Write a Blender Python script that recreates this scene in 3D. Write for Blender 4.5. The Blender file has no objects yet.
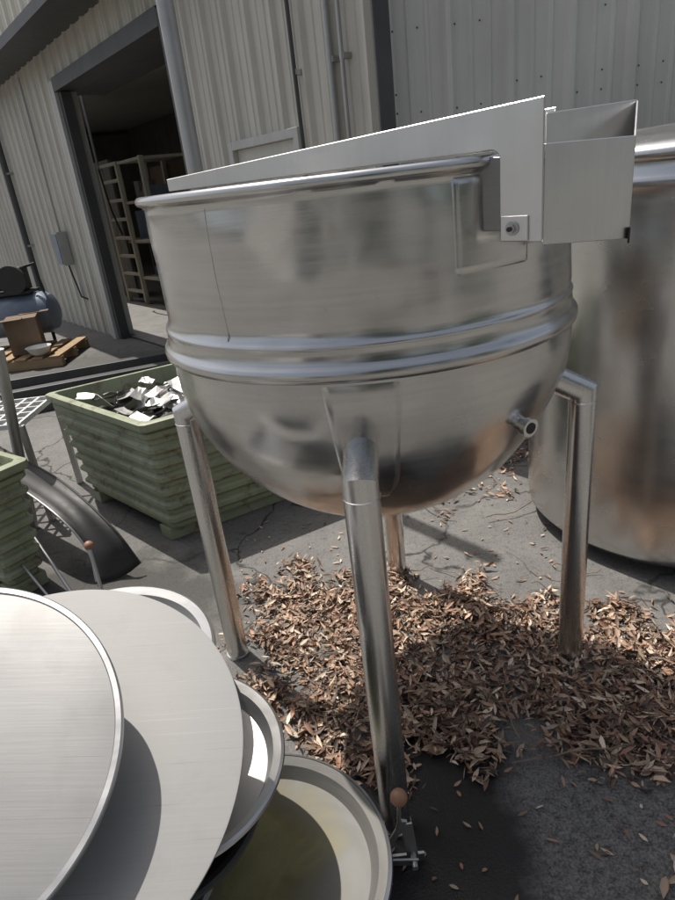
import bpy, math, random
from mathutils import Vector, Matrix, noise
random.seed(7)
S=bpy.context.scene
COL=S.collection
# ---------------------------------------------------------------- helpers
def empty(name,loc=(0,0,0)):
    e=bpy.data.objects.new(name,None); e.location=loc; COL.objects.link(e); e.empty_display_size=.1
    return e
def mesh(name,verts,faces,mat=None,parent=None,smooth=True,ang=35):
    me=bpy.data.meshes.new(name); me.from_pydata([tuple(v) for v in verts],[],faces); me.update()
    if smooth:
        me.polygons.foreach_set('use_smooth',[True]*len(me.polygons))
        me.set_sharp_from_angle(angle=math.radians(ang))
    o=bpy.data.objects.new(name,me); COL.objects.link(o)
    if mat: me.materials.append(mat)
    if parent: o.parent=parent
    return o
def fixn(o):
    import bmesh
    bm=bmesh.new(); bm.from_mesh(o.data); bmesh.ops.recalc_face_normals(bm,faces=bm.faces[:]); bm.to_mesh(o.data); bm.free(); return o
def bevel(o,w=.004,seg=2):
    m=o.modifiers.new('b','BEVEL'); m.width=w; m.segments=seg; m.limit_method='ANGLE'; m.angle_limit=math.radians(40); return o
def box(name,c,size,mat,parent=None,rz=0,bev=0,axes=None):
    sx,sy,sz=[s/2 for s in size]; c=Vector(c)
    if axes is None:
        M=Matrix.Rotation(rz,3,'Z'); X,Y,Z=M.col[0],M.col[1],M.col[2]
    else: X,Y,Z=[Vector(a).normalized() for a in axes]
    vs=[c+X*(sx*i)+Y*(sy*j)+Z*(sz*k) for k in(-1,1) for j in(-1,1) for i in(-1,1)]
    fs=[(0,2,3,1),(4,5,7,6),(0,1,5,4),(2,6,7,3),(0,4,6,2),(1,3,7,5)]
    o=mesh(name,vs,fs,mat,parent,smooth=False)
    if axes is not None: fixn(o)
    if bev: bevel(o,bev)
    return o
def tube(name,pts,r,mat,parent=None,n=24,cap=True,inner=None):
    pts=[Vector(p) for p in pts]
    d=[(pts[i+1]-pts[i]).normalized() for i in range(len(pts)-1)]
    up=Vector((0,0,1)) if abs(d[0].z)<.9 else Vector((1,0,0))
    u=d[0].cross(up).normalized(); v=d[0].cross(u).normalized()
    ring=[pts[0]+(u*math.cos(2*math.pi*k/n)+v*math.sin(2*math.pi*k/n))*r for k in range(n)]
    vs=list(ring); 
    for i in range(len(d)):
        dn=d[i] if i==len(d)-1 else (d[i]+d[i+1]).normalized()
        P=pts[i+1]
        ring=[q+d[i]*((P-q).dot(dn)/d[i].dot(dn)) for q in ring]; vs+=ring
    fs=[]
    for i in range(len(d)):
        for k in range(n):
            a=i*n+k;b=i*n+(k+1)%n; fs.append((a,b,b+n,a+n))
    if cap: fs.append(tuple(range(n-1,-1,-1))); fs.append(tuple(range(len(d)*n,len(d)*n+n)))
    return fixn(mesh(name,vs,fs,mat,parent))
def revolve(name,prof,mat,parent=None,n=96,M=None,fn=None,ang=35):
    vs=[];fs=[]
    M=M or Matrix.Identity(4)
    for (r,z) in prof:
        for k in range(n):
            a=2*math.pi*k/n; p=Vector((r*math.cos(a),r*math.sin(a),z))
            if fn: p=fn(p,a,r,z)
            vs.append(M@p)
    for i in range(len(prof)-1):
        for k in range(n):
            a=i*n+k;b=i*n+(k+1)%n; fs.append((a,b,b+n,a+n))
    if prof[0][0]>0 and prof[0][0]<.002 : fs.append(tuple(range(n)))
    if prof[-1][0]<.002: fs.append(tuple(range((len(prof)-1)*n,len(prof)*n)))
    return mesh(name,vs,fs,mat,parent,ang=ang)
def prism(name,poly,h,T,mat,parent=None):
    n=len(poly); vs=[T(s,-h/2,z) for s,z in poly]+[T(s,h/2,z) for s,z in poly]
    fs=[tuple(range(n)),tuple(range(2*n-1,n-1,-1))]+[(i,(i+1)%n,(i+1)%n+n,i+n) for i in range(n)]
    return fixn(mesh(name,vs,fs,mat,parent,smooth=False))
def sphere(name,c,r,mat,parent=None,n=20,sc=(1,1,1)):
    prof=[(max(.0005,r*math.sin(math.pi*i/n)),-r*math.cos(math.pi*i/n)) for i in range(n+1)]
    return revolve(name,prof,mat,parent,n=24,M=Matrix.Translation(c)@Matrix.Diagonal((*sc,1)),ang=80)
# ---------------------------------------------------------------- materials
class NT:
    def __init__(s,name):
        s.m=bpy.data.materials.new(name); s.m.use_nodes=True; s.t=s.m.node_tree; s.b=s.t.nodes['Principled BSDF']
    def n(s,t,**k):
        x=s.t.nodes.new(t)
        for a,b in k.items():
            if a in x.inputs: x.inputs[a].default_value=b
            else: setattr(x,a,b)
        return x
    def l(s,a,b): s.t.links.new(a,b)
    def coord(s,scale=(1,1,1),kind='Object',rot=(0,0,0)):
        tc=s.n('ShaderNodeTexCoord'); mp=s.n('ShaderNodeMapping'); mp.inputs['Scale'].default_value=scale; mp.inputs['Rotation'].default_value=rot
        s.l(tc.outputs[kind],mp.inputs['Vector']); return mp.outputs[0]
    def noise(s,scale,det=3,co=None,rough=.55,dist=0):
        x=s.n('ShaderNodeTexNoise'); x.inputs['Scale'].default_value=scale; x.inputs['Detail'].default_value=det
        x.inputs['Roughness'].default_value=rough; x.inputs['Distortion'].default_value=dist
        if co is not None: s.l(co,x.inputs['Vector'])
        return x.outputs['Fac']
    def ramp(s,fac,stops):
        r=s.n('ShaderNodeValToRGB'); e=r.color_ramp.elements
        while len(e)<len(stops): e.new(.5)
        for i,(p,c) in enumerate(stops):
            e[i].position=p; e[i].color=(c,c,c,1) if not isinstance(c,tuple) else (*c,1)
        s.l(fac,r.inputs[0]); return r.outputs[0]
    def mix(s,f,a,b,mode='MIX'):
        x=s.n('ShaderNodeMix',data_type='RGBA',blend_type=mode)
        for v,i in((f,0),(a,6),(b,7)):
            if isinstance(v,(int,float)): x.inputs[i].default_value=v if i==0 else (v,v,v,1)
            elif isinstance(v,tuple): x.inputs[i].default_value=(*v,1)
            else: s.l(v,x.inputs[i])
        return x.outputs[2]
    def bump(s,h,st=.3,d=.01,prev=None):
        x=s.n('ShaderNodeBump'); x.inputs['Strength'].default_value=st; x.inputs['Distance'].default_value=d
        s.l(h,x.inputs['Height'])
        if prev is not None: s.l(prev,x.inputs['Normal'])
        return x.outputs[0]
    def blob(s,cx,cy,sx,sy,nz,e0=.42,e1=.55):
        tc=s.n('ShaderNodeTexCoord'); mp=s.n('ShaderNodeMapping'); mp.inputs['Location'].default_value=(-cx/sx,-cy/sy,0); mp.inputs['Scale'].default_value=(1/sx,1/sy,0)
        s.l(tc.outputs['Object'],mp.inputs['Vector'])
        L=s.n('ShaderNodeVectorMath',operation='LENGTH'); s.l(mp.outputs[0],L.inputs[0])
        mm=s.n('ShaderNodeMath',operation='MULTIPLY'); s.l(nz,mm.inputs[0]); mm.inputs[1].default_value=1.1
        ad=s.n('ShaderNodeMath',operation='ADD'); s.l(L.outputs['Value'],ad.inputs[0]); s.l(mm.outputs[0],ad.inputs[1])
        m=s.n('ShaderNodeMath',operation='MULTIPLY'); s.l(ad.outputs[0],m.inputs[0]); m.inputs[1].default_value=.32
        return s.ramp(m.outputs[0],[(e0,1.0),(e1,0.0)])
    def set(s,col=None,rough=None,metal=None,norm=None,spec=None):
        for v,k in((col,'Base Color'),(rough,'Roughness'),(metal,'Metallic'),(norm,'Normal'),(spec,'Specular IOR Level')):
            if v is None: continue
            if isinstance(v,(int,float)): s.b.inputs[k].default_value=v
            elif isinstance(v,tuple): s.b.inputs[k].default_value=(*v,1)
            else: s.l(v,s.b.inputs[k])
        return s.m
def steel(name,lo,hi,r0,r1,streak=(3,3,70),bst=.05,tint=(1,.99,.97),dirt=.2,metal=1.0,wave=.2,spec=None):
    t=NT(name)
    a=t.noise(2.2,2,t.coord(),.6,.5); b=t.noise(1.0,3,t.coord(streak),.7); c=t.noise(11,3,t.coord(),.65,.6)
    m=t.mix(.35,a,b); base=t.ramp(m,[(.3,tuple(lo*x for x in tint)),(.7,tuple(hi*x for x in tint))])
    d=t.ramp(c,[(.56,0.0),(.78,dirt)])
    base=t.mix(d,base,(lo*.62,lo*.60,lo*.56))
    ro=t.ramp(t.mix(.5,c,b),[(.3,r0),(.7,r1)])
    n1=t.bump(a,wave,.02); n2=t.bump(b,bst,.004,n1)
    return t.set(base,ro,metal,n2,spec)
M_kettle=steel('kettle_steel',.47,.68,.17,.29,dirt=.10,wave=.5,bst=.035)
M_leg=steel('leg_steel',.56,.72,.20,.32,(60,60,1.5),dirt=.05)
M_tank=steel('tank_steel',.54,.66,.20,.30,(2,2,10),dirt=.04,bst=.01,wave=.25)
M_plate=steel('plate_steel',.62,.76,.32,.45,(40,3,3),.1,dirt=.1)
def lidm(name,lo,hi,rot,met,sc,bm=.3,r0=.42,r1=.6):
    t=NT(name); co=t.coord()
    a=t.noise(2.2,2,co,.5,.3); b=t.noise(1.0,3,t.coord((5,230,5),rot=(0,0,rot)),.7); c=t.noise(9,4,co,.6,.2); e=t.noise(1.0,2,t.coord((1.2,260,1.2),rot=(0,0,rot+1.1)),.6); f=t.noise(1.0,2,t.coord((2.2,330,2.2),rot=(0,0,rot-.7)),.6)
    base=t.ramp(t.mix(bm,a,b),[(.32,(lo,lo*.99,lo*.97)),(.68,(hi,hi*.99,hi*.97))])
    base=t.mix(t.ramp(c,[(.52,0.0),(.78,.30)]),base,(lo*.7,lo*.68,lo*.64))
    base=t.mix(t.ramp(e,[(.69,0.0),(.73,sc)]),base,(hi*1.5,hi*1.5,hi*1.5))
    base=t.mix(t.ramp(f,[(.70,0.0),(.74,sc)]),base,(lo*.5,lo*.5,lo*.5))
    return t.set(base,t.ramp(a,[(.3,r0),(.7,r1)]),met,t.bump(b,.05,.003),.3)
M_lidA=lidm('lid_brushed',.25,.33,.5,.45,.5)
M_lidB=lidm('lid_matte',.24,.30,-.9,.15,.4,.2,.55,.7)
M_dish=steel('dish_steel',.40,.56,.30,.46,(3,3,40),metal=.95)
M_darksteel=steel('dark_steel',.03,.06,.45,.6,metal=.3,spec=.3)
M_recess_shade=steel('recess_shade',.18,.28,.35,.5)  # steel colour darkened to stand for shadow in the bracket gap
M_galv=steel('galvanised',.38,.50,.42,.6,(30,30,1))
t=NT('stained_dish'); co=t.coord()
a=t.noise(7,4,co,.6,.6); st=t.blob(-.29,.99,.15,.18,a,.36,.62); rg=t.noise(1,2,t.coord((3,3,90)),.6)
cc=t.mix(st,t.ramp(t.mix(.5,a,rg),[(.3,(.13,.128,.12)),(.7,(.20,.197,.185))]),t.ramp(a,[(.35,(.25,.225,.11)),(.7,(.15,.125,.05))]))
M_stain=t.set(cc,.62,t.mix(st,.25,.05),t.bump(a,.15,.01),.2)
def painted(name,c0,c1,rough=.55,sc=3,rust=0,streak=(8,8,.6),bst=.08):
    t=NT(name); a=t.noise(sc,3,t.coord(),.6,.3); b=t.noise(1,3,t.coord(streak),.7)
    col=t.ramp(t.mix(.5,a,b),[(.32,c0),(.68,c1)])
    if rust:
        c=t.noise(9,5,t.coord(),.75,.4)
        col=t.mix(t.ramp(c,[(.60-.05*rust,0.0),(.68,1.0)]),col,(.13,.085,.055))
    return t.set(col,rough,0,t.bump(a,bst,.01))
M_wall=painted('wall_cream_metal',(.45,.43,.375),(.62,.60,.53),.42,1.2)
M_wall2=painted('wall_grey_metal',(.48,.47,.44),(.62,.61,.575),.4,1.2)
M_fascia=painted('fascia_cream',(.62,.59,.49),(.72,.69,.59),.5)
M_darktrim=painted('dark_trim',(.045,.047,.05),(.08,.08,.08),.5)
M_trim=painted('light_trim',(.42,.42,.40),(.55,.55,.52),.45)
M_green=painted('green_bin_paint',(.19,.215,.135),(.31,.335,.225),.55,4,rust=1.2)
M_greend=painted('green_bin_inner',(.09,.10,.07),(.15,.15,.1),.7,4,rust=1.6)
M_door=painted('door_paint',(.50,.49,.43),(.58,.57,.52),.5)
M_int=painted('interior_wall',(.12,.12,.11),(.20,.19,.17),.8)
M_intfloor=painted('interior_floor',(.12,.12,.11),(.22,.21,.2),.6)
M_beige=painted('beige_rack',(.38,.35,.28),(.50,.46,.37),.6)
M_wood=painted('pallet_wood',(.26,.17,.09),(.38,.27,.16),.8,6,streak=(2,20,20))
M_ballwood=painted('knob_wood',(.20,.10,.06),(.32,.17,.11),.5,20)
M_cardb=painted('cardboard',(.13,.09,.06),(.19,.135,.09),.85)
M_blue=painted('machine_blue_grey',(.12,.16,.22),(.2,.24,.30),.4)
M_black=painted('black_rubber',(.015,.015,.015),(.03,.03,.03),.6)
M_white=painted('white_plastic',(.6,.6,.58),(.75,.75,.72),.4)
M_bright=steel('scrap_steel',.36,.55,.35,.5,metal=.8)
# ground
t=NT('ground_concrete'); co=t.coord((1,1,1)); 
big=t.noise(.55,3,co,.6,.4); mid=t.noise(4.5,4,co,.65,.3); fine=t.noise(140,2,co,.7); grit=t.noise(38,3,co,.75)
base=t.ramp(t.mix(.5,big,mid),[(.32,(.06,.058,.054)),(.5,(.125,.121,.113)),(.66,(.20,.193,.18))])
base=t.mix(.3,base,t.ramp(fine,[(.3,(.03,.03,.03)),(.72,(.32,.31,.295))]))
base=t.mix(t.ramp(grit,[(.52,0.0),(.7,.6)]),base,(.04,.038,.034))
wv=t.n('ShaderNodeVectorMath',operation='ADD'); nz=t.n('ShaderNodeTexNoise'); nz.inputs['Scale'].default_value=3.0; nz.inputs['Detail'].default_value=4; t.l(co,nz.inputs['Vector'])
sc=t.n('ShaderNodeVectorMath',operation='SCALE'); sc.inputs['Scale'].default_value=.42; t.l(nz.outputs['Color'],sc.inputs[0])
t.l(co,wv.inputs[0]); t.l(sc.outputs[0],wv.inputs[1])
vo=t.n('ShaderNodeTexVoronoi',feature='DISTANCE_TO_EDGE'); vo.inputs['Scale'].default_value=1.25; t.l(wv.outputs[0],vo.inputs['Vector'])
cr=t.ramp(vo.outputs['Distance'],[(.0,1.0),(.014,0.0)])
cr=t.mix(t.ramp(big,[(.38,.25),(.52,1.0)]),0.0,cr)
base=t.mix(cr,base,(.014,.013,.011))
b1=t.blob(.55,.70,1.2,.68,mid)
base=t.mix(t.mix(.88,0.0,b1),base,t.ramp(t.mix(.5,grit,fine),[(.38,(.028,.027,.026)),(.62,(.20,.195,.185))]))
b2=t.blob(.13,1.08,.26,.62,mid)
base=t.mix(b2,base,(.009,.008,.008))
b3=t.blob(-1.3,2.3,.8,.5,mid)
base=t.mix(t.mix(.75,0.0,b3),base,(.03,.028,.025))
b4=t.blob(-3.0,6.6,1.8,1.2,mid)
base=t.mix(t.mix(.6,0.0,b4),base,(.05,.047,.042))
hh=t.mix(.5,fine,grit)
nb=t.bump(hh,.6,.006)
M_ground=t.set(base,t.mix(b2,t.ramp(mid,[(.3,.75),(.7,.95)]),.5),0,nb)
t=NT('dry_leaves'); at=t.n('ShaderNodeAttribute',attribute_name='Col')
M_leaf=t.set(at.outputs['Color'],.6,0)
M_twig=painted('twig_bark',(.14,.1,.07),(.26,.2,.15),.8,20)
# ---------------------------------------------------------------- ground
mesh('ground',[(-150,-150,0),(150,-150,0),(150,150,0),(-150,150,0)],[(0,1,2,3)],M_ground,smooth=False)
# ---------------------------------------------------------------- kettle
KC=Vector((.125,1.786,0)); 
def dent(p,a,r,z):
    if r<.02: return p
    q=Vector((p.x*2.6,p.y*2.6,z*3.4)); d=noise.noise(q)*.0085+noise.noise(q*2.3+Vector((5,1,3)))*.0048+noise.noise(q*4.5+Vector((2,8,3)))*.0014
    if z>1.635 or 1.25<z<1.36: d*=.25
    n=Vector((p.x,p.y,0)).normalized()
    return p+n*d
K=empty('steam_kettle',KC)
def kprof():
    P=[]
    N=44
    for i in range(N+1):
        th=math.pi/2*i/N; P.append((max(.0015,.553*math.sin(th)),1.262-.553*math.cos(th)))
    P+=[(.560,1.264),(.5655,1.269),(.5675,1.278),(.5665,1.287),(.562,1.294),(.557,1.299),(.554,1.305),(.5525,1.320),(.5510,1.332),(.5528,1.335),(.5534,1.338),(.5526,1.341),(.550,1.344),(.547,1.349)]
    for i in range(1,26): P.append((.546-.004*i/25,1.350+(1.630-1.350)*i/25))
    for i in range(11):
        a=-math.pi*.5+ i/10*math.pi*1.25
        P.append((.549+.0115*math.cos(a),1.650+.0115*math.sin(a)))
    P+=[(.537,1.648),(.534,1.60)]
    P+=[(.530,1.30)]
    for i in range(12,0,-1):
        th=math.pi/2*i/12; P.append((.535*math.sin(th),1.262-.535*math.cos(th)))
    P.append((.0015,.727))
    return P
ko=revolve('kettle_body',kprof(),M_kettle,K,n=220,fn=dent,ang=50)
def sph_patch(name,az,zt,zb,wt,wb,off,mat):
    vs=[];fs=[];nu,nv=14,20
    for j in range(nv+1):
        tt=j/nv
        z=zt+(zb-zt)*tt; w=wt+(wb-wt)*tt
        if tt>.75: w*=math.sqrt(max(.05,1-((tt-.75)/.25)**2*.8))
        rr=math.sqrt(max(0,.553**2-(1.262-z)**2))
        nd=Vector((rr,0,z-1.262)).normalized()
        for i in range(nu+1):
            u=(i/nu*2-1); a=az+u*w/rr
            c=1 if 0<i<nu and 0<j<nv else 0
            k=off if c else -.003
            r=rr+nd.x*k; zz=z+nd.z*k
            p=Vector((r*math.cos(a),r*math.sin(a),zz))
            vs.append(dent(p,a,r,zz))
    for j in range(nv):
        for i in range(nu):
            k=j*(nu+1)+i; fs.append((k,k+1,k+nu+2,k+nu+1))
    return mesh(name,vs,fs,mat,K,ang=85)
legs=[(-98,.618,1.062,1.125),(-6,.615,1.005,1.10),(82,.56,1.03,1.10),(165,.625,1.005,1.10)]
for i,(ad,R,zm,ze) in enumerate(legs):
    a=math.radians(ad); c,s=math.cos(a),math.sin(a)
    tube('leg_%d'%(i+1),[(R*c,R*s,.0),(R*c,R*s,zm),(.44*c,.44*s,ze)],.040,M_leg,K,n=40)
    tube('leg_foot_%d'%(i+1),[(R*c,R*s,.0),(R*c,R*s,.012)],.043,M_leg,K,n=40)
    revolve('weld_%d'%(i+1),[(.0395,-.003),(.0418,-.0015),(.0418,.0015),(.0395,.003)],M_leg,K,n=40,M=Matrix.Translation((R*c,R*s,zm-.03)))
    sph_patch('leg_pad_%d'%(i+1),a+.03,1.264,.93,.092,.062,.0045,M_kettle)
nd=Vector((.325,-.41,-.20)).normalized(); p0=Vector((0,0,1.262))+nd*.54; nd=Vector((.25,-.5,-.05)).normalized()
tube('drain_nozzle',[p0,p0+nd*.045],.018,M_leg,K,n=28)
tube('drain_collar',[p0+nd*.032,p0+nd*.046],.023,M_leg,K,n=28)
tube('drain_bore',[p0+nd*.044,p0+nd*.0475],.014,M_black,K,n=28)
# vertical weld seam of the side wall
wa=math.radians(-128); sp=[]
for j in range(15):
    z=1.352+j*.0195; rb=.546-.004*(z-1.35)/.28; p=Vector((rb*math.cos(wa),rb*math.sin(wa),z)); sp.append(dent(p,wa,rb,z))
tube('weld_seam',sp,.0013,M_kettle,K,n=8)
def cyl_patch(name,a0,a1,z0,z1,off,mat):
    a0,a1=math.radians(a0),math.radians(a1); nu,nv=24,20; vs=[];fs=[]
    for j in range(nv+1):
        z=z0+(z1-z0)*j/nv
        for i in range(nu+1):
            a=a0+(a1-a0)*i/nu; zz=z
            if j==0 and i in(0,nu): zz+=.012
            c=1 if 0<i<nu and 0<j<nv else 0
            rb=.546-.004*(zz-1.35)/.28
            p=Vector((rb*math.cos(a),rb*math.sin(a),zz)); p=dent(p,a,rb,min(zz,1.634)); nn=Vector((p.x,p.y,0)).normalized()
            vs.append(p+nn*(off if c else -.002))
    for j in range(nv):
        for i in range(nu):
            k=j*(nu+1)+i; fs.append((k,k+1,k+nu+2,k+nu+1))
    return mesh(name,vs,fs,mat,K,ang=85)
cyl_patch('bracket_pad',-74.5,-54,1.447,1.632,.005,M_kettle)
L=Vector((-.372,1.863,0))-KC; U=Vector((.766,-.642,0)).normalized(); W=Vector((.642,.766,0)).normalized()
def T(off):
    return lambda s,w,z: Vector((L.x+U.x*s+W.x*(w+off),L.y+U.y*s+W.y*(w+off),z))
B=K
arc=[(.938+.017*math.cos(a),1.651+.017*math.sin(a)) for a in [math.radians(x) for x in (90,70,50,30,10,0)]]
poly=[(0,1.669),(.90,1.668)]+arc+[(.955,1.506),(1.037,1.503),(1.037,1.742),(0,1.700)]
bevel(prism('bridge_front_plate',poly,.005,T(0),M_plate,B),.0015,1)
poly2=[(0.06,1.669),(.98,1.668),(1.0,1.732),(0.06,1.702)]
bevel(prism('bridge_back_plate',poly2,.005,T(.16),M_plate,B),.0015,1)
prism('bridge_floor',[(0.02,1.6695),(.93,1.6685),(.93,1.6725),(0.02,1.6735)],.152,T(.08),M_plate,B)
bevel(prism('bracket_gap_shade',[(.893,1.525),(.953,1.525),(.953,1.655),(.893,1.66)],.004,T(.012),M_recess_shade,B),.001,1)  # dark plate put where the gap beside the bracket lies in shade
bevel(prism('bracket_tab',[(.958,1.507),(1.012,1.506),(1.012,1.552),(.958,1.553)],.004,T(-.0055),M_plate,B),.0015,1)
bc=T(-.008)(.982,0,1.53); 
tube('bolt_washer',[bc,bc-W*.003],.013,M_bright,B,n=24)
tube('bolt_head',[bc-W*.002,bc-W*.011],.0085,M_bright,B,n=6)
tube('bolt_shank',[bc-W*.01,bc-W*.017],.0045,M_darksteel,B,n=12)
def loc(x,y,z): return Vector((x,y,z))-KC
A0=(.4245,1.2005); P0=(.629,1.295); P1=(.694,1.43); A1=(.469,1.3225)
def quad_plate(name,pts,th,mat):
    pts=[loc(*p) for p in pts]; n=(pts[1]-pts[0]).cross(pts[2]-pts[0]).normalized()*th
    vs=pts+[p+n for p in pts]; k=len(pts)
    fs=[tuple(range(k)),tuple(range(2*k-1,k-1,-1))]+[(i,(i+1)%k,(i+1)%k+k,i+k) for i in range(k)]
    return bevel(fixn(mesh(name,vs,fs,mat,K,smooth=False)),.0012,1)
quad_plate('tray_front',[(*A0,1.497),(*P0,1.478),(*P0,1.665),(*A0,1.668)],.004,M_plate)
quad_plate('tray_back',[(*A1,1.48),(*P1,1.48),(*P1,1.733),(*A1,1.722)],.004,M_plate)
quad_plate('tray_end',[(*P0,1.478),(P1[0]-.001,P1[1]-.003,1.478),(P1[0]-.001,P1[1]-.003,1.731),(*P0,1.665)],.004,M_plate)
quad_plate('tray_floor',[(A0[0],A0[1]+.005,1.50),(P0[0],P0[1]+.004,1.482),(P1[0],P1[1]-.004,1.482),(A1[0],A1[1]-.004,1.50)],.004,M_plate)
quad_plate('tray_lip',[(P0[0]-.004,P0[1]-.012,1.470),(P0[0]+.006,P0[1]+.008,1.470),(P0[0]+.006,P0[1]+.008,1.50),(P0[0]-.004,P0[1]-.012,1.50)],.004,M_darksteel)
# ---------------------------------------------------------------- second tank
TK=empty('steel_tank',(1.6,2.65,0))
def tdent(p,a,r,z):
    if r<.1: return p
    return p+Vector((p.x,p.y,0)).normalized()*(noise.noise(Vector((p.x*2,p.y*2,z*2+9)))*.006+noise.noise(Vector((p.x*5,p.y*5,z*4+9)))*.0022)
tp=[(.0015,.05),(.55,.04),(.64,.05),(.668,.085),(.672,.12)]+[(.672,.12+i*.046) for i in range(1,30)]+[(.672,1.50),(.682,1.515),(.686,1.53),(.682,1.545),(.674,1.555),(.674,1.59),(.690,1.60),(.696,1.615),(.690,1.63),(.676,1.64),(.64,1.655),(.3,1.70),(.0015,1.715)]
revolve('tank_shell',tp,M_tank,TK,n=128,fn=tdent,ang=50)
for i in range(4):
    a=math.radians(45+90*i); tube('tank_foot_%d'%i,[(.5*math.cos(a),.5*math.sin(a),0),(.5*math.cos(a),.5*math.sin(a),.06)],.04,M_leg,TK)
tube('tank_lid_handle',[(-.1,0,1.70),(-.1,0,1.76),(.1,0,1.76),(.1,0,1.70)],.01,M_leg,TK)
# ---------------------------------------------------------------- building
BD=empty('metal_warehouse')
WD=Vector((.584,-.811,0)).normalized(); WN=Vector((-.811,-.584,0)).normalized(); WO=Vector((-.966,6.06,0))
def ribbed(name,O,D,N,s0,s1,z0,z1,mat,pitch=.3,depth=.032,minor=True,parent=BD):
    xs=[];s=math.floor(s0/pitch)*pitch
    while s<s1:
        for u,h in ((0,1),(.08,1),(.16,0),(.36,0),(.39,.25),(.43,.25),(.46,0),(.66,0),(.69,.25),(.73,.25),(.76,0),(.92,0)):
            xs.append((s+u*pitch,h*depth))
        s+=pitch
    xs=[x for x in xs if s0<x[0]<s1]; xs=[(s0,0)]+xs+[(s1,0)]
    vs=[];fs=[]
    for x,h in xs:
        for z in(z0,z1): vs.append(O+D*x+N*h+Vector((0,0,z)))
    for i in range(len(xs)-1): fs.append((2*i,2*i+2,2*i+3,2*i+1))
    return mesh(name,vs,fs,mat,parent,smooth=False)
ribbed('wall_left',WO,WD,WN,-14,-3.07,0,3.45,M_wall)
ribbed('wall_lintel',WO,WD,WN,-3.07,0,3.0,3.45,M_wall)
ribbed('wall_mid_a',WO,WD,WN,0,.74,0,3.45,M_wall)
ribbed('wall_door_top',WO,WD,WN,.74,1.69,2.0,3.45,M_wall)
ribbed('wall_mid_b',WO,WD,WN,1.69,2.53,0,3.45,M_wall)
CO=WO+WD*2.53
RD=Vector((1,-.02,0)).normalized(); RN=Vector((-.02,-1,0)).normalized()
ribbed('wall_right',CO,RD,RN,0,9,0,3.45,M_wall2,pitch=.34,depth=.035)
def wb(name,s0,s1,z0,z1,n0,n1,mat,bev=0,O=WO,D=WD,N=WN):
    c=O+D*((s0+s1)/2)+N*((n0+n1)/2)+Vector((0,0,(z0+z1)/2))
    return box(name,c,(s1-s0,abs(n1-n0),z1-z0),mat,BD,axes=(D,N,(0,0,1)),bev=bev)
wb('jamb_l',-3.17,-3.05,0,3.06,-.2,.06,M_trim); wb('jamb_l_inner',-3.05,-2.95,0,2.93,-.1,.02,M_darktrim)
wb('jamb_r',-.03,.09,0,3.06,-.2,.06,M_darktrim); wb('header',-3.05,-.03,2.94,3.08,-.2,.062,M_darktrim)
wb('door_roll_housing',-3.6,.5,2.98,3.40,-.75,-.24,M_darktrim)
ribbed('fascia_panel',WO+WN*.45,WD,WN,-14,.9,3.42,4.5,M_fascia)
wb('fascia_gutter',-14,.9,3.36,3.46,.36,.52,M_darktrim)
wb('fascia_soffit',-14,.9,3.40,3.44,-.02,.36,M_darktrim)
wb('fascia_cap',-14,.9,4.5,4.54,.3,.50,M_trim)
wb('door_leaf',.80,1.63,.02,1.94,-.04,.0,M_door,.005)
wb('door_frame_l',.74,.80,0,2.0,-.06,.045,M_trim,.003); wb('door_frame_r',1.63,1.69,0,2.0,-.06,.045,M_trim,.003)
wb('door_frame_t',.80,1.63,1.94,2.0,-.06,.044,M_trim,.003)
wb('door_knob',1.52,1.57,.98,1.03,.0,.06,M_galv,.01)
def wq(name,pts,mat): return mesh(name,pts,[tuple(range(len(pts)))],mat,BD,smooth=False)
q=lambda s,n,z: WO+WD*s+WN*n+Vector((0,0,z))
Z=Vector((0,0,3.46))
# roof with a long unseen gap behind the roller door, added to light the interior
wq('roof_a',[q(-14,0,3.46),q(-13,0,3.46),q(-13,-20,3.9),q(-14,-20,3.9)],M_wall2)
wq('roof_b',[q(-13,0,3.46),q(1.5,0,3.46),q(1.5,-.25,3.465),q(-13,-.25,3.465)],M_wall2)
wq('roof_c',[q(-13,-1.15,3.485),q(1.5,-1.15,3.485),q(1.5,-20,3.9),q(-13,-20,3.9)],M_wall2)
wq('roof_d',[q(1.5,0,3.46),CO+Z,CO+RD*9+Z,q(1.5,-20,3.9)],M_wall2)
wq('wall_east',[CO+RD*9,q(1.5,-20,0),q(1.5,-20,3.9),CO+RD*9+Z],M_wall)
wq('wall_north',[q(1.5,-20,0),q(-14,-20,0),q(-14,-20,3.9),q(1.5,-20,3.9)],M_wall)
wq('wall_west',[q(-14,0,0),q(-14,-20,0),q(-14,-20,3.9),q(-14,0,3.46)],M_wall)
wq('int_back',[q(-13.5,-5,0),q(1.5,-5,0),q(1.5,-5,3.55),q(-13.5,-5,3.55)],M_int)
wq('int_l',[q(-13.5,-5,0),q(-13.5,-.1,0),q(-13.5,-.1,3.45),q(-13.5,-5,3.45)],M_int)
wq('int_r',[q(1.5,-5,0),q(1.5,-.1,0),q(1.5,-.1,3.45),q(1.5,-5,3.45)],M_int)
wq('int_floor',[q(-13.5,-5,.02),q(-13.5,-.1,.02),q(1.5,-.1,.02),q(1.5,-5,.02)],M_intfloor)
SR=empty('storage_rack')
def ib(name,s0,s1,z0,z1,n0,n1,mat,par=SR):
    c=WO+WD*((s0+s1)/2)+WN*((n0+n1)/2)+Vector((0,0,(z0+z1)/2))
    return box(name,c,(s1-s0,abs(n1-n0),z1-z0),mat,par,axes=(WD,WN,(0,0,1)),bev=.004)
for i,s in enumerate((-6.2,-5.4,-4.4)):
    ib('upright_%d'%i,s,s+.07,0.02,2.3,-1.4,-1.33,M_beige)
    ib('upright_b%d'%i,s,s+.07,0.02,2.3,-2.2,-2.13,M_beige)
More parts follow.
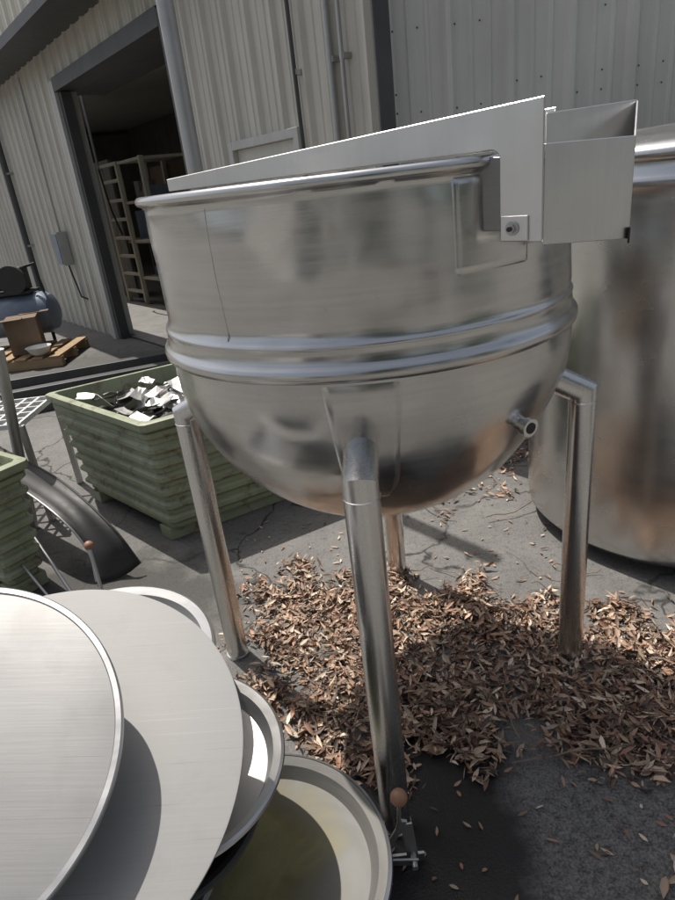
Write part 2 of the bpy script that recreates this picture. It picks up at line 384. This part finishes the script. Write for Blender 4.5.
for i,z in enumerate((.2,.5,.8,1.1,1.4,1.7,2.0,2.25)):
    ib('beam_%d'%i,-6.13,-5.4,z,z+.05,-1.4,-1.34,M_beige)
ib('back_sheet',-6.2,-4.4,.1,2.2,-2.26,-2.22,M_cardb)
for i,z in enumerate((.45,1.05,1.65,2.25)):
    ib('shelf_%d'%i,-5.33,-4.4,z,z+.04,-2.13,-1.36,M_beige)
for i in range(12):
    s=-5.3+random.random()*.65; z=.49+.6*(i%3); w_=.15+.15*random.random()
    ib('shelf_box_%d'%i,s,s+w_,z,z+.12+.3*random.random(),-1.9+.012*i,-1.6+.012*i,random.choice((M_cardb,M_galv,M_blue,M_beige)))
ib('tall_panel',-7.6,-6.3,.02,2.4,-1.62,-1.57,M_int)
WBn=empty('work_bench'); ib('top',-9.5,-7.0,.85,.92,-3.4,-2.6,M_wood,WBn)
for s in(-9.4,-7.1): 
    ib('leg',s,s+.07,.02,.85,-3.3,-3.23,M_galv,WBn); ib('leg',s,s+.07,.02,.85,-2.75,-2.68,M_galv,WBn)
ib('machine',-8.7,-8.0,.92,1.5,-3.2,-2.8,M_blue,WBn); ib('machine_head',-8.5,-8.2,1.5,2.0,-3.15,-2.9,M_galv,WBn)
CHh=empty('hanging_pipe'); 
pp=q(-5.2,-1.0,0); tube('pipe',[pp+Vector((0,0,2.2)),pp+Vector((0,0,3.46))],.02,M_galv,CHh,n=10); tube('hose',[pp+Vector((0,0,2.2)),pp+Vector((.05,0,1.6)),pp+Vector((.15,-.05,1.2))],.015,M_black,CHh,n=8)
def pipe_on(name,s,r,n,mat,z0=0,z1=3.44,O=WO,D=WD,N=WN):
    p=O+D*s+N*n; 
    e=empty(name); tube('pipe',[p+Vector((0,0,z0)),p+Vector((0,0,z1))],r,mat,e,n=16)
    for z in (1.2,2.3,3.1): 
        c=p+Vector((0,0,z)); box('clamp',c-N*(n/2),(r*3,n+r*.5,.03),M_galv,e,axes=(D,N,(0,0,1)))
pipe_on('wall_conduit',1.76,.014,.06,M_darktrim)
pipe_on('wall_conduit',2.13,.020,.06,M_galv)
pipe_on('wall_conduit',2.24,.013,.06,M_galv)
pipe_on('wall_conduit',-6.3,.05,.09,M_darktrim)
DS=empty('downspout'); box('spout',CO+Vector((-.02,-.11,1.72)),(.09,.07,3.40),M_darktrim,DS,bev=.01)
SP=empty('steel_post'); 
tube('post',[(-.626,4.0,0),(-.626,4.0,4.4)],.046,M_galv,SP,n=24); box('base_plate',(-.626,4,.008),(.2,.2,.012),M_galv,SP)
vs=[];fs=[]
for zi in (1.95,2.05,2.35,2.62,1.2):
    for k in range(24):
        for dx in (.1,.9):
            if random.random()<.25: continue
            s=.34*k+.34*dx*.5+.035; c=CO+RD*s+RN*.010+Vector((0,0,zi+random.uniform(-.004,.004))); b=len(vs)
            for m in range(6):
                a=m*math.pi/3; vs.append(c+RD*(.006*math.cos(a))+Vector((0,0,.006*math.sin(a)))+RN*.004)
            fs.append(tuple(range(b,b+6)))
mesh('wall_screws',vs,fs,M_darktrim,BD,smooth=False)
EB=empty('electrical_box')
def eb(name,s0,s1,z0,z1,n0,n1,mat): return ib(name,s0,s1,z0,z1,n0,n1,mat,EB)
eb('case',-4.42,-4.15,.95,1.40,.035,.17,M_galv); eb('cover',-4.40,-4.17,.97,1.38,.17,.18,M_blue)
p=q(-4.28,.08,0); tube('feed',[p+Vector((0,0,1.4)),p+Vector((0,0,3.3))],.015,M_galv,EB,n=10)
tube('cable',[p+Vector((0,0,.95)),p+Vector((.1,-.1,.5)),p+Vector((.35,-.2,.4)),p+Vector((.4,-.25,.7))],.012,M_black,EB,n=8)
AC=empty('air_compressor',(-3.98,8.3,0)); AC.scale=(1.1,1.1,1.1)
prof=[(.0015,-.55),(.12,-.54),(.2,-.5),(.24,-.42),(.24,.42),(.2,.5),(.12,.54),(.0015,.55)]
revolve('tank',prof,M_blue,AC,n=32,M=Matrix.Translation((0,0,.45))@Matrix.Rotation(math.pi/2,4,'Y'))
for x in(-.35,.35):
    for y in(-.15,.15): tube('foot',[(x,y,0),(x,y,.3)],.02,M_black,AC,n=10)
box('motor_plate',(0,0,.71),(.7,.3,.03),M_black,AC,bev=.005)
tube('motor',[(-.3,0,.86),(.02,0,.86)],.12,M_galv,AC,n=24)
box('pump',(.22,0,.86),(.16,.2,.26),M_darksteel,AC,bev=.02)
tube('flywheel',[(.2,-.14,.86),(.2,-.19,.86)],.16,M_black,AC,n=28)
tube('hose',[(.3,0,.98),(.42,0,1.0),(.45,0,.7),(.4,0,.5)],.015,M_black,AC,n=8)
PL=empty('wood_pallet',(-3.75,7.75,0))
for i in range(7): box('board_%d'%i,(-.6+.2*i,0,.125),(.13,1.0,.02),M_wood,PL,bev=.003)
for j in(-.44,0,.44): box('runner',(0,j,.058),(1.35,.09,.11),M_wood,PL,bev=.003)
CB=empty('cardboard_box',(-3.6,7.7,.137)); box('carton',(0,0,.21),(.36,.36,.42),M_cardb,CB,rz=.3,bev=.006)
for sgn in(-1,1):
    box('flap',(.07*sgn,sgn*.235,.425),(.34,.13,.006),M_cardb,CB,rz=.3)
BW=empty('white_bowl',(-3.35,7.38,.137)); revolve('bowl',[(.05,0),(.10,.03),(.14,.10),(.146,.105),(.136,.10),(.09,.03),(.0015,.012)],M_white,BW,n=32)
for i in range(3):
    o=box('timber_beam',(-2.6+.3*i,6.7-.45*i,.05),(1.9,.12,.1),M_darktrim,None,rz=.25+.05*i,bev=.006)
# ---------------------------------------------------------------- green bins
def bin_(name,N0,u,v,lu,lv,H=.62,z0=.07):
    E=empty(name); N0=Vector((*N0,0)); u=Vector((*u,0)).normalized(); v=Vector((*v,0)).normalized()
    c=N0+u*lu/2+v*lv/2
    def ring(o,z): 
        a,b=lu/2+o,lv/2+o; ch=.02
        pts=[(-a,-b+ch),(-a+ch,-b),(a-ch,-b),(a,-b+ch),(a,b-ch),(a-ch,b),(-a+ch,b),(-a,b-ch)]
        return [c+u*x+v*y+Vector((0,0,z)) for x,y in pts]
    def loft(nm,lv_,mat,cap=False):
        vs=[];fs=[]
        for o,z in lv_: vs+=ring(o,z)
        for i in range(len(lv_)-1):
            for k in range(8):
                a=i*8+k;b=i*8+(k+1)%8; fs.append((a,b,b+8,a+8))
        return fixn(mesh(nm,vs,fs,mat,E,ang=20))
    lv_=[(-.05,z0)]
    nr=7; hh=(H-.05)/nr
    for i in range(nr):
        zb=z0+.01+i*hh; tp=-.045+.045*i/nr
        lv_+=[(tp,zb),(tp+.0,zb+hh*.25),(tp+.022,zb+hh*.5),(tp+.022,zb+hh*.78),(tp+.002,zb+hh*.98)]
    lv_+=[(.0,z0+H-.045),(.03,z0+H-.04),(.034,z0+H-.03),(.034,z0+H),(.022,z0+H+.006),(-.004,z0+H+.006),(-.01,z0+H-.01)]
    lv_+=[(-.05,z0+.03)]
    loft('shell',lv_,M_green)
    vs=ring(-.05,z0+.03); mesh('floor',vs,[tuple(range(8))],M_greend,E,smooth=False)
    for t_ in(.12,.88):
        box('skid',c+u*(lu*(t_-.5))+Vector((0,0,.036)),(.1,lv-.06,.07),M_green,E,axes=(u,v,(0,0,1)),bev=.004)
    return E,c,u,v
E1,c1,u1,v1=bin_('green_metal_bin',(-.90,2.82),(-.70,.715),(.88,.47),1.02,.86)
E2,c2,u2,v2=bin_('green_metal_bin',(-1.58,2.44),(-.80,.60),(.60,.80),.7,.24,H=.58)
SC=empty('scrap_metal')
for i in range(90):
    uu=random.uniform(-.40,.42); vv=random.uniform(-.34,.34); z=random.uniform(.50,.68)
    X=Vector((random.uniform(-1,1),random.uniform(-1,1),random.uniform(-.5,.5))).normalized()
    Y=X.cross(Vector((random.uniform(-.4,.4),random.uniform(-.4,.4),1))).normalized(); Zv=X.cross(Y)
    w_,l_=random.uniform(.02,.06),random.uniform(.03,.12); c=c1+u1*uu+v1*vv+Vector((0,0,z)); vs=[];fs=[]
    kk=random.uniform(-3,3)
    for a in range(5):
        for b in range(3):
            x=(a/4*2-1)*l_; y=(b-1)*w_*random.uniform(.8,1.05)
            vs.append(c+X*x+Y*y+Zv*(kk*x*x*2+random.uniform(-.005,.005)))
    for a in range(4):
        for b in range(2):
            k=a*3+b; fs.append((k,k+1,k+4,k+3))
    o=mesh('piece_%d'%i,vs,fs,random.choice((M_bright,M_galv,M_darksteel,M_galv)),SC,smooth=False)
    m=o.modifiers.new('s','SOLIDIFY'); m.thickness=.003
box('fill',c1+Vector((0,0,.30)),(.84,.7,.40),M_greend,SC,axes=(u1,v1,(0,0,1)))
# ---------------------------------------------------------------- lids
def frame(c,nrm,spin=0):
    n=Vector(nrm).normalized(); return Matrix.Translation(c)@n.to_track_quat('Z','Y').to_matrix().to_4x4()@Matrix.Rotation(spin,4,'Z')
def dishprof(R,depth=.06,lip=.012):
    P=[(.0015,-depth-.003)]
    for i in range(1,9): P.append((R*.86*i/8,-depth-.003+ (depth*.35)*(i/8)**3))
    P+=[(R*.92,-.012),(R*.985,-.006),(R+.004,-.006),(R+.008,-.001),(R+.006,.005),(R,.008),(R*.97,.004),(R*.925,-.002),(R*.86,-depth*.62)]
    for i in range(7,0,-1): P.append((R*.86*i/8,-depth+(depth*.35)*(i/8)**3))
    P.append((.0015,-depth))
    return P
# long curved dark sheet with rolled edges, sagging between the bins
def cr_(P,n=26):
    P=[Vector(p) for p in P]; P=[P[0]*2-P[1]]+P+[P[-1]*2-P[-2]]; out=[]
    m=len(P)-3
    for i in range(n+1):
        t_=i/n*m; k=min(int(t_),m-1); f=t_-k; a,b,c,d=P[k:k+4]
        out.append(.5*((2*b)+(c-a)*f+(2*a-5*b+4*c-d)*f*f+(3*b-a-3*c+d)*f**3))
    return out
outer=cr_([(-2.25,3.72,.50),(-1.91,3.36,.47),(-1.43,2.94,.40),(-1.13,2.67,.25),(-1.01,2.60,.06)])
inner=cr_([(-2.20,3.40,.46),(-1.79,3.06,.42),(-1.40,2.72,.33),(-1.25,2.62,.16),(-1.22,2.55,.02)])
CS=empty('curved_steel_sheet')
def strip(nm,A,Bv,par,mat):
    vs=[];n=len(A)
    for j in range(5):
        f=j/4
        for k in range(n): vs.append(A[k].lerp(Bv[k],f)+Vector((0,0,-.03*math.sin(math.pi*f))))
    fs=[(j*n+k,j*n+k+1,(j+1)*n+k+1,(j+1)*n+k) for j in range(4) for k in range(n-1)]
    o=mesh(nm,vs,fs,mat,par); m=o.modifiers.new('s','SOLIDIFY'); m.thickness=.004
strip('sheet',outer,inner,CS,M_darksteel)
tube('edge_outer',outer,.006,M_darksteel,CS,n=8); tube('edge_inner',inner,.006,M_galv,CS,n=8)
def knob_rod(name,pts,r,ball):
    e=empty(name); tube('rod',pts,r,M_galv,e,n=12); sphere('wood_ball',Vector(pts[-1]),ball,M_ballwood,e)
    return e
knob_rod('lid_handle',[(-1.35,2.30,.012),(-1.03,2.16,.012),(-1.04,2.19,.12),(-1.09,2.31,.355)],.008,.020)
GR=empty('metal_grate',(-2.05,3.55,.0))
for i in range(9): box('bar_%d'%i,(-.32+.08*i,0,.60),(.015,.5,.03),M_white,GR)
for j in range(6): box('crossbar_%d'%j,(0,-.25+.1*j,.60),(.66,.012,.028),M_white,GR)
for x in(-.33,.33):
    for y in(-.25,.25): box('leg',(x,y,.3),(.03,.03,.6),M_galv,GR)
SP2=empty('steel_post'); tube('post',[(-1.80,3.22,0),(-1.655,3.2,1.05)],.028,M_galv,SP2)
SP3=empty('steel_rod'); tube('rod',[(-1.30,2.46,.01),(-1.95,3.15,.66)],.008,M_galv,SP3,n=10); 
SP3=empty('steel_rod'); tube('rod',[(-1.36,2.40,.01),(-2.10,3.05,.62)],.006,M_galv,SP3,n=10)
def stack_obj(name,kind,c,n,R,mat,mat2=None,spin=0,dome=.02,depth=.06):
    e=empty(name)
    if kind=='flat':
        th=.006
        P=[(.0015,0),(R*.5,0),(R-.004,0),(R-.0005,-.0008),(R,-.003),(R-.0005,-th),(R-.004,-th-.0008),(.0015,-th)]
        revolve('disc',P,mat,e,n=160,M=frame(c,n,spin),ang=30)
    else:
        revolve('dish',dishprof(R,depth),mat,e,n=128 if R>.24 else 64,M=frame(c,n,spin))
    return e
c0=(-.735,.775,.85); n0=(.14,-.52,1)
e=stack_obj('round_steel_lid','flat',c0,n0,.312,M_lidA,spin=.6)
revolve('edge_band',[(.301,.0004),(.303,.003),(.312,.003),(.3145,.001),(.3145,-.010),(.311,-.011)],M_dish,e,n=160,M=frame(c0,n0))
stack_obj('round_steel_lid','flat',(-.63,.855,.725),(.07,-.34,1),.39,M_lidB,spin=.2)
stack_obj('kettle_dish','dish',(-.615,1.17,.67),(.02,-.10,1),.265,M_dish)
stack_obj('kettle_dish','dish',(-.456,1.032,.50),(.06,-.05,1),.25,M_dish)
e=stack_obj('kettle_dish','dish',(-.265,.955,.24),(.10,-.03,1),.27,M_stain,depth=.055)
revolve('rolled_rim',[(.2715,.0095),(.279,.0065),(.2815,.0),(.2795,-.0065),(.272,-.0085)],M_dish,e,n=128,M=frame((-.265,.955,.24),(.10,-.03,1)))
for i in range(8):
    z=.06+.055*i
    stack_obj('kettle_dish','dish',(-.66+.01*math.sin(i*2.1),.98+.015*math.cos(i*1.7),z+.02),(.01*math.sin(i),.01*math.cos(i),1),.27+.01*math.sin(i*3),M_dish,depth=.05)
stack_obj('kettle_dish','dish',(-.50,.99,.42),(.05,-.05,1),.235,M_darksteel)
for i in range(3): stack_obj('kettle_dish','dish',(-.28,.96,.055+.055*i),(0.02,0,1),.2,M_darksteel,depth=.045)
# ---------------------------------------------------------------- clamp
CL=empty('lid_clamp',(.03,1.06,0))
def fl(name,a,b,w,th,mat=M_galv):
    a=Vector(a);b=Vector(b); d=(b-a); X=d.normalized(); Y=X.cross(Vector((0,1,.2))).normalized(); Zv=X.cross(Y)
    return box(name,(a+b)/2,(d.length,w,th),mat,CL,axes=(X,Y,Zv),bev=.0015)
fl('arm_1',(-.085,.02,.03),(-.03,-.01,.19),.016,.008); fl('arm_2',(-.05,.0,.03),(.025,-.02,.20),.016,.008)
fl('arm_3',(.04,0,.02),(.03,0,.16),.03,.005); fl('arm_4',(-.02,-.02,.05),(.05,-.02,.04),.03,.006)
fl('plate',(-.06,.01,.006),(.07,.01,.006),.07,.008)
tube('clamp_rod',[(.0,-.01,.13),(.012,-.02,.2),(.016,-.025,.275)],.005,M_galv,CL,n=12)
sphere('wood_ball',Vector((.017,-.026,.290)),.021,M_ballwood,CL)
tube('pivot',[(-.03,-.04,.06),(-.03,.03,.06)],.01,M_bright,CL,n=16); tube('pivot',[(.04,-.04,.045),(.04,.03,.045)],.008,M_bright,CL,n=16)
# ---------------------------------------------------------------- leaves
def inpoly(x,y,P):
    c=False;j=len(P)-1
    for i in range(len(P)):
        if (P[i][1]>y)!=(P[j][1]>y) and x<(P[j][0]-P[i][0])*(y-P[i][1])/(P[j][1]-P[i][1])+P[i][0]: c=not c
        j=i
    return c
poly=[(-.31,2.45),(.0,2.36),(.2,2.25),(.5,2.10),(.80,2.02),(1.14,1.86),(1.6,1.6),(1.5,1.05),(.84,1.18),(.64,1.30),(.47,1.43),(.31,1.45),(.16,1.36),(.02,1.30),(-.10,1.28),(-.24,1.42),(-.36,1.74),(-.40,2.14)]
poly_b=[(.45,2.9),(.9,2.95),(1.0,3.3),(1.6,3.5),(3,3.6),(3,3.9),(.6,3.85),(.3,3.3)]
cols=[(.31,.195,.13),(.41,.275,.19),(.20,.125,.085),(.50,.37,.265),(.12,.08,.06),(.34,.26,.18),(.60,.49,.38),(.27,.165,.11),(.08,.055,.04),(.30,.16,.10)]
LV=[];LF=[];LC=[]
def leaf(x,y,z,L_,w,yaw,pit,roll,col,curl):
    M=Matrix.Rotation(yaw,3,'Z')@Matrix.Rotation(pit,3,'Y')@Matrix.Rotation(roll,3,'X')
    b=len(LV); prof=[(-.5,0),(-.15,1),(.22,.8),(.5,0)]
    pts=[]; bend=random.uniform(-.25,.25)
    for u,h in prof:
        zc=curl*(u*u)*L_; yo=bend*u*u*L_
        if h==0: pts.append((u*L_,yo,zc))
        else:
            pts+= [(u*L_,yo-h*w/2,zc+w*.3*h),(u*L_,yo,zc),(u*L_,yo+h*w/2,zc+w*.3*h)]
    for p in pts: LV.append(M@Vector(p)+Vector((x,y,z)))
    for f in [(0,1,2),(0,2,3),(1,4,5,2),(2,5,6,3),(4,7,5),(5,7,6)]: LF.append(tuple(b+k for k in f))
    LC.extend([col]*len(pts))
def scatter(P,n,zmax):
    xs=[p[0] for p in P]; ys=[p[1] for p in P]; k=0;tries=0
    while k<n and tries<n*12:
        tries+=1
        x=random.uniform(min(xs)-.15,max(xs)+.15); y=random.uniform(min(ys)-.15,max(ys)+.15)
        jx=x+.28*(noise.noise(Vector((x*5,y*5,1))))+random.gauss(0,.06); jy=y+.28*(noise.noise(Vector((x*5,y*5,7))))+random.gauss(0,.06)
        if not inpoly(jx,jy,P): continue
        dn=noise.noise(Vector((x*3.1,y*3.1,3)))*.75+.5
        if random.random()>.2+dn: continue
        L_=random.uniform(.018,.062); w=L_*random.uniform(.16,.34)
        c=random.choice(cols); f=random.uniform(.6,1.3); c=(min(.8,c[0]*f),c[1]*f,c[2]*f,1)
        z=.006+random.random()**1.5*zmax*max(.1,dn)
        leaf(x,y,z,L_,w,random.uniform(0,6.28),random.gauss(0,.35),random.gauss(0,.6),c,random.uniform(-.4,.8)); k+=1
scatter(poly,14500,.055)
scatter(poly_b,1600,.04)
for i in range(620):
    x=random.uniform(-.6,1.9); y=random.uniform(.9,3.0); c=random.choice(cols)
    leaf(x,y,.006,random.uniform(.012,.045),.009,random.uniform(0,6.28),random.gauss(0,.1),random.gauss(0,.3),(*c,1),.3)
lo=mesh('leaf_litter',LV,LF,M_leaf,smooth=True,ang=80)
ca=lo.data.color_attributes.new('Col','FLOAT_COLOR','POINT')
ca.data.foreach_set('color',[v for c in LC for v in c])
TW=empty('fallen_twigs')
def twig(x,y,yaw,L_,r=.003):
    pts=[];a=yaw;z=.03
    for i in range(7):
        pts.append((x,y,z)); x+=math.cos(a)*L_/6; y+=math.sin(a)*L_/6; a+=random.gauss(0,.22); z=max(.01,z+random.gauss(0,.012))
    tube('twig',pts,r,M_twig,TW,n=6)
twig(.40,1.30,.25,.35,.0022); twig(.62,1.45,-.3,.25,.002); twig(.55,2.75,2.6,.3,.003); twig(.7,2.7,.2,.3,.003)
for i in range(50): twig(random.uniform(-.3,1.1),random.uniform(1.35,2.3),random.uniform(0,6.28),random.uniform(.1,.28),random.uniform(.001,.0022))
for i in range(5): twig(-.27+random.uniform(-.03,.06),1.0+random.uniform(-.1,.1),random.uniform(0,6.28),.13,.0015)
# ---------------------------------------------------------------- unseen shed and trees behind the viewer, added for reflections in the steel
OB=empty('reflection_shed')
ribbed('shed_wall',Vector((-16,-9,0)),Vector((1,0,0)),Vector((0,1,0)),0,14,0,3.6,M_wall2,parent=OB)
box('shed_door',(-6,-8.93,1.4),(3.2,.06,2.8),M_darktrim,OB); box('shed_door2',(-3.2,-8.93,1.1),(1.1,.06,2.2),M_darktrim,OB)
mesh('shed_roof',[(-16,-8.7,3.6),(-2,-8.7,3.6),(-2,-16,4.8),(-16,-16,4.8)],[(0,1,2,3)],M_wall2,OB,smooth=False)
mesh('shed_ends',[(-16,-9,0),(-16,-16,0),(-16,-16,4.8),(-16,-9,3.6),(-2,-9,0),(-2,-16,0),(-2,-16,4.8),(-2,-9,3.6)],[(0,1,2,3),(4,5,6,7),(1,5,6,2)],M_wall2,OB,smooth=False)
M_fol=painted('foliage',(.04,.06,.03),(.07,.10,.045),.7,2)
M_bark=painted('bark',(.10,.08,.06),(.16,.13,.10),.9,5)
for (tx,ty,th) in ((1.5,-8,6.5),(5.0,-6.5,7.5),(8.5,-4.5,6),(-.6,-10,7)):
    e=empty('reflection_tree',(tx,ty,0))  # unseen tree, added to give the kettle a dark reflection
    revolve('trunk',[(.25,0),(.19,.5),(.16,1.5),(.13,th*.5),(.05,th*.75)],M_bark,e,n=12)
    cl=[Vector((random.gauss(0,1.1),random.gauss(0,1.1),th*.58+random.gauss(0,th*.17))) for _ in range(14)]
    for k in range(7): tube('limb',[(0,0,th*.3+.2*k),tuple(cl[k])],.045,M_bark,e,n=6)
    vs=[];fs=[]
    for k in range(1700):
        c=random.choice(cl)+Vector((random.gauss(0,.5),random.gauss(0,.5),random.gauss(0,.38)))
        X=Vector((random.gauss(0,1),random.gauss(0,1),random.gauss(0,1))).normalized(); Y=X.orthogonal().normalized(); s=random.uniform(.1,.24); b=len(vs)
        vs+=[c-X*s,c+Y*s*.5,c+X*s,c-Y*s*.5]; fs.append((b,b+1,b+2,b+3))
    mesh('foliage',vs,fs,M_fol,e,smooth=False)
# ---------------------------------------------------------------- light
el=math.radians(65); az=math.radians(-38); hx,hy=math.sin(az),math.cos(az)
sd=Vector((hx*math.cos(el),hy*math.cos(el),math.sin(el)))
sl=bpy.data.lights.new('sun','SUN'); sl.energy=5.0; sl.angle=math.radians(.5); sl.color=(1,.95,.88)
so=bpy.data.objects.new('sun',sl); COL.objects.link(so); so.rotation_euler=sd.to_track_quat('Z','Y').to_euler()
w=bpy.data.worlds.new('World'); S.world=w; w.use_nodes=True
sk=w.node_tree.nodes.new('ShaderNodeTexSky'); sk.sky_type='NISHITA'; sk.sun_disc=False; sk.sun_elevation=el; sk.sun_rotation=math.atan2(hx,hy)
sk.dust_density=4.0; sk.air_density=1.0; sk.ozone_density=.4
hs=w.node_tree.nodes.new('ShaderNodeHueSaturation'); hs.inputs['Saturation'].default_value=.55
bg=w.node_tree.nodes['Background']; bg.inputs['Strength'].default_value=.13
w.node_tree.links.new(sk.outputs[0],hs.inputs['Color']); w.node_tree.links.new(hs.outputs[0],bg.inputs[0])
# ---------------------------------------------------------------- camera
pit=math.radians(23.3); ro=math.radians(6.8)
Fv=Vector((0,math.cos(pit),-math.sin(pit))); r0=Vector((1,0,0)); u0=Vector((0,math.sin(pit),math.cos(pit)))
Rv=r0*math.cos(ro)-u0*math.sin(ro); Uv=r0*math.sin(ro)+u0*math.cos(ro)
cam=bpy.data.cameras.new('camera'); cam.sensor_fit='VERTICAL'; cam.sensor_height=36; cam.sensor_width=27; cam.lens=24.96; cam.clip_end=500; cam.clip_start=.05
cobj=bpy.data.objects.new('camera',cam); COL.objects.link(cobj)
M=Matrix((Rv,Uv,-Fv)).transposed().to_4x4(); M.translation=(0,0,1.65); cobj.matrix_world=M
S.camera=cobj
S.view_settings.view_transform='Standard'; S.view_settings.look='None'; S.view_settings.exposure=0
